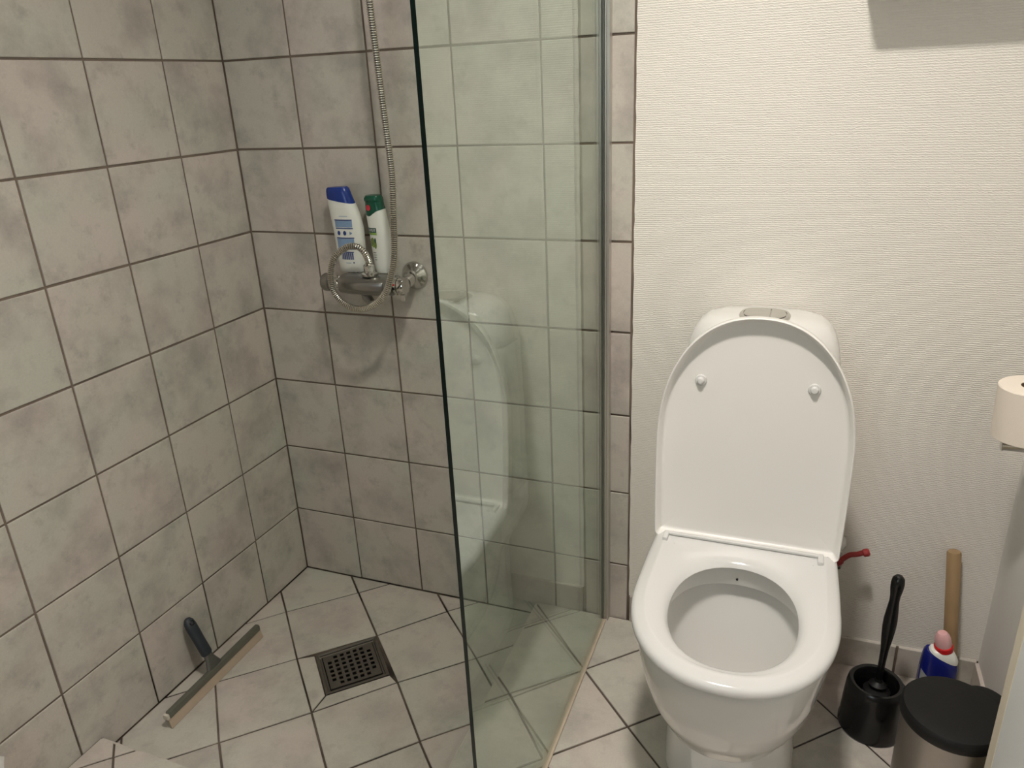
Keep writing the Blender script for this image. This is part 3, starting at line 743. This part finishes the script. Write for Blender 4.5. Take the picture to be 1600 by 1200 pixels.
def sq(w_, y0, y1, h, e=5, n=48, dx=0.0):
    yc = (y0+y1)/2; hh = abs(y1-y0)/2; r = []
    for k in range(n):
        a = 2*PI*k/n; c, s_ = math.cos(a), math.sin(a)
        r.append(Vector((dx+w_*math.copysign(abs(c)**(2/e), c), yc+hh*math.copysign(abs(s_)**(2/e), s_), h)))
    return r
outer.loft([sq(.124, -.455, -.03, 0, dx=.006), sq(.124, -.455, -.03, .01, dx=.006), sq(.120, -.455, -.03, .10, dx=.006), sq(.116, -.465, -.03, .17, dx=.004), sq(.114, -.47, -.03, .22), sq(.118, -.40, -.03, .30), sq(.12, -.38, -.03, .36)])
outer.loft([sq(.10, -.30, -.012, .25), sq(.145, -.30, -.012, .30), sq(.160, -.30, -.010, .34), sq(.162, -.30, -.010, .388), sq(.158, -.30, -.012, .394)])
ob = outer.build('bowl', M_CER, t_, smooth=0)
bm = bmesh.new(); bm.from_mesh(ob.data); bm.free()
cut = MB()
cut.loft([sup(.040, -.48, -.35, .10, eb=2.2), sup(.060, -.51, -.33, .13, eb=2.2), sup(.095, -.548, -.30, .22, eb=2.2), sup(.122, -.574, -.272, .30, eb=2.2), sup(.134, -.585, -.256, .345, eb=2.2), sup(.134, -.585, -.256, .352, eb=2.2), sup(.120, -.574, -.275, .357, eb=2.2), sup(.117, -.572, -.279, .385, eb=2.2), sup(.119, -.574, -.277, .43, eb=2.2)])
cu_ = cut.build('cutter', M_CER, t_, smooth=0)
rm = ob.modifiers.new('remesh', 'REMESH'); rm.mode = 'VOXEL'; rm.voxel_size = 0.0045
sm = ob.modifiers.new('smooth', 'SMOOTH'); sm.factor = 0.5; sm.iterations = 30
bo = ob.modifiers.new('bool', 'BOOLEAN'); bo.operation = 'DIFFERENCE'; bo.object = cu_; bo.solver = 'EXACT'
bpy.context.view_layer.update()
dg = bpy.context.evaluated_depsgraph_get()
me = bpy.data.meshes.new_from_object(ob.evaluated_get(dg))
ob.modifiers.clear(); ob.data = me; me.materials.clear(); me.materials.append(M_CER)
for p_ in me.polygons: p_.material_index = 0
me.shade_smooth(); me.set_sharp_from_angle(angle=math.radians(50))
bpy.data.objects.remove(cu_)
mb = MB(); mb.lathe([(.0022, 0), (.0022, .002)], axisM((-.004, -.2795, .373), (0, -1, 0)), n=14); mb.build('rim_hole', M_BLACKGAP, t_)

# cistern
mb = MB()
def cis(w_, y0, h, e=4.0, yb_=-.004): return sq(w_, y0, yb_, h, e, 64)
mb.loft([cis(.148, -.155, .386), cis(.151, -.160, .396), cis(.150, -.161, .60), cis(.147, -.160, .70), cis(.1445, -.159, .752), cis(.1440, -.158, .754)])
mb.build('cistern', M_CER, t_)
mb = MB()
mb.loft([cis(.1438, -.1580, .755), cis(.1443, -.1588, .757), cis(.142, -.158, .775, 3.6), cis(.1375, -.155, .797, 3.3), cis(.130, -.149, .818, 3.0), cis(.119, -.140, .833, 2.8), cis(.104, -.128, .842, 2.7, -.010), cis(.082, -.112, .8462, 2.6, -.022), cis(.04, -.09, .8475, 2.5, -.05)])
mb.build('cistern_lid', M_CER, t_)
mb = MB()
def pill(w_, d, h, e=2.6, yc=-.090, n=48): return [Vector((w_*math.copysign(abs(math.cos(a))**(2/e), math.cos(a)), yc+d*math.copysign(abs(math.sin(a))**(2/e), math.sin(a)), h)) for a in [2*PI*k/n for k in range(n)]]
mb.loft([pill(.046, .042, .836), pill(.047, .043, .8485), pill(.0445, .0405, .8515), pill(.0405, .0365, .8515), pill(.040, .036, .8495)])
pl = mb.build('button_plate', M_CHROME, t_)
for nm, xa, xb in (('large_button', -.0385, .0095), ('small_button', .0108, .0385)):
    mb = MB(); full = pill(.0385, .0345, 0)
    poly = [(v.x, v.y) for v in full]
    poly = clip(poly, (xa, 1), (xa, -1)); poly = clip(poly, (xb, -1), (xb, 1))
    p1 = inset(poly, .0008)
    mb.loft([[Vector((x, y, .8490)) for x, y in poly], [Vector((x, y, .8522)) for x, y in poly], [Vector((x, y, .8530)) for x, y in p1]])
    mb.build(nm, M_CHROME, pl, smooth=25)

# D-shaped outline shared by seat and lid: list of (x, t) with t along from hinge
def dout(w_, L_, s, n=96, rc=.018, e=2.2, flare=0.0):
    pts = []
    def add(x, t): pts.append((x, t))
    m_ = 8
    for k in range(m_+1):
        a = PI+PI/2*k/m_ if False else k/m_*PI/2
        add(w_-rc+rc*math.sin(a), rc-rc*math.cos(a))
    for k in range(1, 9): add(w_+flare*math.sin(k/9*PI/2), rc+(s-rc)*k/9)
    m_ = 26
    for k in range(0, m_+1):
        a = k/m_*PI/2; c, q_ = math.cos(a), math.sin(a)
        add((w_+flare)*c**(2/e) if c > 1e-9 else 0, s+(L_-s)*q_**(2/e))
    full = pts+[(-x, t) for x, t in reversed(pts[:-1])]
    # bottom edge points
    nb = 12
    xa, xb = full[-1][0], full[0][0]
    for k in range(1, nb): full.append((xa+(xb-xa)*k/nb, 0.0))
    return full
def off2(P, d):
    n = len(P); out = []
    for i in range(n):
        a = Vector(P[i-1]); b_ = Vector(P[i]); c = Vector(P[(i+1) % n])
        t1 = (b_-a); t2 = (c-b_)
        t1 = t1.normalized() if t1.length > 1e-9 else t2.normalized(); t2 = t2.normalized() if t2.length > 1e-9 else t1
        n1 = Vector((-t1.y, t1.x)); n2 = Vector((-t2.y, t2.x)); m_ = (n1+n2)
        m_ = m_.normalized() if m_.length > 1e-6 else n1
        k = max(0.5, m_.dot(n1)); out.append((b_.x+m_.x*d/k, b_.y+m_.y*d/k))
    return out
SB = .402    # underside of the seat above the room floor
O_ = dout(.172, .417, .19, flare=.004)
yS = -.212
cen = (0, .219)
hx, hy = .1090, .1430
def inner_pt(p):
    dx_, dy_ = p[0]-cen[0], p[1]-cen[1]; a = math.atan2(dy_/hy, dx_/hx)
    # matching by plain polar angle
    a0 = math.atan2(dy_, dx_); e = 2.15
    c, s_ = math.cos(a0), math.sin(a0)
    r = 1/((abs(c)/hx)**e+(abs(s_)/hy)**e)**(1/e)
    return (cen[0]+r*c, cen[1]+r*s_)
I_ = [inner_pt(p) for p in O_]
def srow(f, h, d=None):
    src = O_ if d is None else off2(O_, d)
    return [Vector((a[0]+(b_[0]-a[0])*f, yS-(a[1]+(b_[1]-a[1])*f), SB+h)) for a, b_ in zip(src, I_)]
rows = [srow(0, 0, .004), srow(0, .002, .0005), srow(0, .006), srow(0, .0110, .0010), srow(0, .0150, .0038), srow(0, .0174, .0085), srow(0, .0192, .0145), srow(0, .0206, .0195), srow(0, .0214, .0224), srow(0, .0216, .0242), srow(0, .0210, .0262), srow(0, .0200, .0310), srow(.30, .0186, .023), srow(.50, .0172, .016), srow(.70, .0150, .009), srow(.85, .0115, .004), srow(.95, .0062, .001), srow(1, .001), srow(.97, 0), srow(.5, 0, .003)]
mb = MB(); mb.loft(rows, closed=True); mb.build('seat', M_SEAT, t_, smooth=45)

# raised lid, modelled in (x, t, d) then stood up
TB_ = Vector((0, -.2165, SB+.012)); lean = math.radians(4.2)
def L3(x, t, d):
    return TB_+Vector((x, t*math.sin(lean)-d*math.cos(lean), t*math.cos(lean)+d*math.sin(lean)))
LO = dout(.174, .461, .205, rc=.012, flare=.004)
def lrow(dins, d): return [L3(x, t, d) for x, t in off2(LO, dins)]
mb = MB()
mb.loft([lrow(.07, -.0085), lrow(.03, -.0075), lrow(.012, -.0050), lrow(.004, -.001), lrow(0, .004), lrow(0, .018), lrow(.0006, .0205), lrow(.0020, .0215), lrow(.0034, .0208), lrow(.0050, .018), lrow(.0090, .004), lrow(.0120, .0012), lrow(.017, .0002), lrow(.05, .0)])
mb.build('lid', M_LID, t_, smooth=50)
for sx, tt in ((-.101, .331), (.1000, .331)):
    mb = MB(); mb.lathe([(.0110, -.0005), (.0110, .002), (.0098, .0038), (.0072, .0042), (.0068, .0085), (.0048, .0108), (.001, .0114)], Matrix.Translation(L3(sx, tt, 0)) @ Matrix.Rotation(PI/2-lean, 4, 'X'), n=28)
    mb.build('lid_buffer', M_SEAT, t_, smooth=40)
# hinge bar with its two brackets
mb = MB(); mb.box((-.150, -.2415, SB+.0215), (.142, -.2335, SB+.0275)); h_ = bevel(mb.build('hinge_bar', M_SEAT, t_, smooth=0), .002)
mb = MB(); mb.box((-.142, -.2335, SB+.0205), (.134, -.2315, SB+.0255)); mb.build('hinge_gap_shade', simple('hinge_shadow_gap', (.10, .10, .095), .6), t_, smooth=0)  # dark strip stands in for the shade in the gap behind the bar
for xa in (-.153, .136):
    mb = MB(); mb.box((xa, -.262, SB+.0185), (xa+.010, -.2336, SB+.0280)); bevel(mb.build('hinge_bracket', M_SEAT, t_, smooth=0), .002)

# ------------------------------------------------------------------ stop valve
t_ = thing('stop_valve', 'angle stop valve with a red lever on the white wall right of the toilet', 'valve', (0, 0, 0))
mb = MB(); mb.lathe([(.020, 0), (.019, .010), (.012, .022), (.009, .024)], axisM((1.437, -.0008, .362), (0, -1, 0)), n=32); mb.build('wall_collar', M_CER, t_)
mb = MB(); mb.lathe([(.009, -.02), (.011, -.018), (.011, .012), (.013, .013), (.013, .022), (.009, .024)], axisM((1.437, -.040, .346), (0, 0, -1)), n=8)
mb.lathe([(.0085, 0), (.0085, .022)], axisM((1.437, -.022, .358), (0, -1, -.2)), n=16); mb.build('valve_body', M_CHROME, t_)
mb = MB(); mb.tube(catmull([(1.434, -.056, .340), (1.440, -.060, .347), (1.447, -.062, .358), (1.460, -.062, .371), (1.475, -.062, .376), (1.487, -.062, .383), (1.494, -.062, .386)], .003), lambda i: .0078 if i < 7 else .0056, n=14)
mb.lathe([(.0070, 0), (.0085, .002), (.0085, .010), (.006, .013)], axisM((1.4845, -.062, .3805), (1, 0, .4)), n=16)
mb.build('lever', M_VALVE, t_)
mb = MB(); mb.tube(catmull([(1.437, -.040, .324), (1.4375, -.040, .290), (1.4375, -.042, .22), (1.428, -.044, .185), (1.400, -.048, .172), (1.376, -.05, .172)], .006), .0070, n=14); mb.build('supply_hose', M_SEAT, t_)

# ------------------------------------------------------------------ toilet brush and holder
bx, by = 1.530, -.1790
mb = MB()
mb.lathe([(.030, ZF+.0005), (.060, ZF+.0005), (.0625, ZF+.004), (.0625, ZF+.012), (.0605, ZF+.018), (.0585, ZF+.06), (.0555, ZF+.100), (.0530, ZF+.112), (.0490, ZF+.1165), (.0430, ZF+.1150), (.0395, ZF+.108), (.0385, ZF+.09), (.037, ZF+.03), (.01, ZF+.028)], Matrix.Translation((bx, by, 0)), n=56)
o = mb.build('brush_holder', M_BLACK); tag(o, 'round glossy black toilet brush pot on the floor between toilet and pedal bin', 'brush holder')
t_ = thing('toilet_brush', 'black toilet brush standing in its black pot, handle up', 'brush', (bx, by, ZF))
tb0 = Vector((0.002, .004, .0295)); tb1 = Vector((.0150, .036, .352)); ax = axisM(tb0, tb1-tb0); LL = (tb1-tb0).length
mb = MB(); prof = [(.004, .060), (.0068, .061), (.0068, LL-.20), (.0078, LL-.17), (.0108, LL-.142), (.0128, LL-.118), (.0128, LL-.100), (.0112, LL-.080), (.0092, LL-.058), (.0095, LL-.046), (.0120, LL-.030), (.0127, LL-.018), (.0110, LL-.007), (.006, LL-.0012), (.001, LL)]
mb.lathe(prof, ax, n=28); mb.build('handle', M_BLACK, t_)
mb = MB(); mb.lathe([(.012, .066), (.017, .068), (.0175, .071), (.013, .074), (.008, .078), (.0072, .084)], ax, n=28); mb.build('splash_guard', M_BLACKM, t_)
mb = MB(); r2 = [(.010, .001)]
for k in range(14): r2 += [(.026 if k % 2 else .0225, .003+k*.0042)]
r2.append((.01, .063)); mb.lathe(r2, ax, n=40); mb.build('bristles', M_BLACKM, t_, smooth=0)

# ------------------------------------------------------------------ wooden rod
p0 = Vector((1.6890, -.058, ZF+.0135)); p1 = Vector((1.6555, -.0160, .402)); d_ = (p1-p0)
mb = MB(); mb.lathe([(.0115, -.0), (.0125, .002), (.0135, d_.length*.4), (.0135, d_.length-.005), (.0115, d_.length-.001), (.003, d_.length+.0002)], axisM(p0-d_.normalized()*.011, d_), n=28)
o = mb.build('wooden_rod', M_WOOD); tag(o, 'plain round wooden rod leaning in the corner behind the blue cleaner bottle', 'rod')

# ------------------------------------------------------------------ toilet cleaner bottle
t_ = thing('cleaner_bottle', 'dark blue toilet cleaner bottle with white neck, red collar and pink cap', 'bottle', (1.648, -.1120, ZF))
def es(w_, d, z, cx_=0, sl=0.0, e=2.5, n=40):
    r = []
    for k in range(n):
        a = 2*PI*k/n; c, s_ = math.cos(a), math.sin(a)
        x = w_*math.copysign(abs(c)**(2/e), c); r.append(Vector((cx_+x, d*math.copysign(abs(s_)**(2/e), s_), z+sl*x)))
    return r
mb = MB(); mb.loft([es(.030, .020, .001), es(.0345, .0225, .005), es(.0355, .0235, .03), es(.0355, .0235, .10), es(.0350, .0230, .125, 0, -.05), es(.0335, .0220, .145, 0, -.18), es(.031, .0205, .155, -.0005, -.32), es(.027, .019, .1590, -.001, -.42)])
mb.build('bottle_body', M_DBLUE, t_)
mb = MB(); mb.loft([es(.0275, .0195, .1575, .0045, -.42), es(.0265, .0190, .1630, .006, -.40), es(.022, .0175, .1680, .006, -.30), es(.0175, .0160, .1725, .005, -.1), es(.0150, .0145, .1750, .003, .0)])
mb.build('white_shoulder', M_WPLAST, t_)
nx = Vector((-.20, -.02, 1)).normalized(); M_ = axisM((.0035, 0, .1720), nx)
mb = MB(); mb.lathe([(.0135, 0), (.0172, .001), (.0175, .011), (.0160, .0125)], M_, n=32); mb.build('red_collar', M_RED, t_)
mb = MB(); mb.lathe([(.0152, .0126), (.0155, .020), (.0145, .030), (.0120, .038), (.0085, .0425), (.002, .0435)], M_, n=32); mb.build('spout_cap', M_PINK, t_)
TC = [(0, -.0355, .0355, .0235), (.10, -.0355, .0355, .0235), (.125, -.035, .035, .023), (.145, -.0335, .0335, .022)]
disc = lambda x, z, r, mat, nm, n=24, rz=None, off=.0007: disc_patch([(a, b_, c, d) for a, b_, c, d in TC], 0.0, x, z, r, mat, nm, t_, n=n, rz=rz, off=off)
# white ring emblem with three petals
mb = MB(); ri, ro, n = .0062, .0074, 28; vs = []
for k in range(n):
    for r in (ri, ro):
        x, z = .0215+r*.8*math.cos(2*PI*k/n), .109+r*math.sin(2*PI*k/n); vs.append((x, surf_y(TC, 0.0, x, z, off=.0007), z))
mb.add(vs, [(2*k, 2*k+1, (2*k+3) % (2*n), (2*k+2) % (2*n)) for k in range(n)]); mb.build('emblem_ring', M_WPRINT, t_, fix=False)
for aa in (0.4, 2.5, 4.6): disc(.0215+.0026*math.cos(aa), .109+.0030*math.sin(aa), .0018, M_WPRINT, 'emblem_petal', 12, .0026)
patch(TC, 0.0, [(-.0352, .02), (-.004, .02), (-.004, .098), (-.0352, .128)], M_GREYLAB, 'grey_label', t_, off=.0006)
for k in range(5):
    patch(TC, 0.0, [(-.031, .098-k*.007), (-.010, .090-k*.007), (-.010, .0885-k*.007), (-.031, .0965-k*.007)], M_NAVYP, 'label_small_print', t_, off=.0010)

# ------------------------------------------------------------------ pedal bin
t_ = thing('pedal_bin', 'small round steel pedal bin with a black lid at the lower right', 'bin', (1.6220, -.3820, ZF), math.radians(-50))
mb = MB(); mb.lathe([(.074, .0185), (.0775, .019), (.0775, .236), (.074, .237)], n=64); mb.build('steel_body', M_STEEL, t_)
mb = MB(); mb.lathe([(.060, .0006), (.0775, .0008), (.080, .004), (.080, .015), (.0775, .0184)], n=64); mb.build('base_ring', M_BLACKM, t_)
mb = MB(); mb.lathe([(.070, .2375), (.0800, .2378), (.0815, .240), (.0817, .251), (.0802, .2565), (.0770, .2605), (.065, .2625), (.035, .2640), (.003, .2645)], n=64); mb.build('lid', M_BLACKM, t_)
mb = MB(); mb.loft([[Vector((x, y, z)) for x, y in [(.038*math.cos(a), .074+.034*math.sin(a)) for a in [2*PI*k/32 for k in range(32)]]] for z in (.18, .246)]+[[Vector((x, y, z)) for x, y in [(k2*.038*math.cos(a), .074+k2*.034*math.sin(a)) for a in [2*PI*k/32 for k in range(32)]]] for z, k2 in ((.252, .95), (.2555, .8))])
mb.build('lid_hinge', M_BLACKM, t_)
mb = MB(); mb.box((-.018, -.105, .003), (.018, -.070, .009)); bevel(mb.build('pedal', M_BLACKM, t_, smooth=0), .002)

# ------------------------------------------------------------------ low white cabinet at the right edge
t_ = thing('side_cabinet', 'white cabinet with cream front edge at the right frame, in front of the pedal bin', 'cabinet', (1.655, -.475, ZF))
mb = MB(); mb.box((.004, -.60, .001), (.0895, .0, .74)); bevel(mb.build('carcass', M_CREAM, t_, smooth=0), .003)
mb = MB(); mb.box((-.0005, -.60, .001), (.0039, -.030, .74)); bevel(mb.build('door_panel', M_CABW, t_, smooth=0), .0015)
mb = MB(); mb.box((-.0005, -.0295, .001), (.0039, .0, .74)); bevel(mb.build('edge_strip', M_CREAM, t_, smooth=0), .0015)
mb = MB(); mb.box((-.004, -.602, .7405), (.0895, .002, .758)); bevel(mb.build('top', M_CABW, t_, smooth=0), .003)

# ------------------------------------------------------------------ toilet roll and holder
t_ = thing('toilet_roll', 'white toilet roll standing upright on the chrome arm at the right edge', 'toilet roll', (1.690, -.190, .7335))
t_.rotation_euler = (0, math.radians(-2.0), 0)
mb = MB(); mb.lathe([(.020, .0), (.0505, 0), (.052, .0015), (.052, .0905), (.0505, .092), (.020, .092), (.020, 0)], n=64, cap0=False, cap1=False); mb.build('paper', M_PAPER, t_, smooth=40)
mb = MB(); mb.lathe([(.0197, .0005), (.0197, .0915), (.0187, .0915), (.0187, .0005), (.0197, .0005)], n=40, cap0=False, cap1=False); mb.build('cardboard_tube', M_CARD, t_)
t_ = thing('toilet_roll_holder', 'chrome toilet roll holder arm from the right wall, under the standing roll', 'holder', (0, 0, 0))
mb = MB(); mb.box((XR-.006, -.215, .695), (XR-.0005, -.165, .745)); bevel(mb.build('wall_plate', M_CHROME, t_, smooth=0), .002)
mb = MB(); mb.lathe([(.0070, 0), (.0092, .0012), (.0092, .0036), (.0082, .0040), (.0082, XR-1.652-.006)], axisM((1.652, -.206, .7205), (1, 0, 0)), n=24); mb.build('arm', M_CHROME, t_)
mb = MB(); mb.lathe([(.0060, 0), (.0060, .030), (.004, .033), (.001, .0335)], axisM((1.6898, -.192, .7240), (-.035, 0, 1)), n=20); mb.build('pin', M_CHROME, t_)

# ------------------------------------------------------------------ white cloth corner at the left frame edge
t_ = None
mb = MB(); rings = []
for k in range(12):
    z = ZF+.003+.165*k/11; r = []
    for i in range(24):
        a = 2*PI*i/24; rr = .020+.004*math.sin(3*a+k*.9)+.003*math.sin(5*a+k)
        if k == 11: rr *= .5
        r.append(Vector((.004+.55*rr*math.cos(a)-.0004, -.951+1.2*rr*math.sin(a)+.003*math.sin(k*1.3), z)))
    rings.append(r)
mb.loft(rings); o = mb.build('folded_cloth', M_CLOTH, smooth=60); tag(o, 'crumpled white cloth against the left wall at the lower left frame edge', 'cloth')
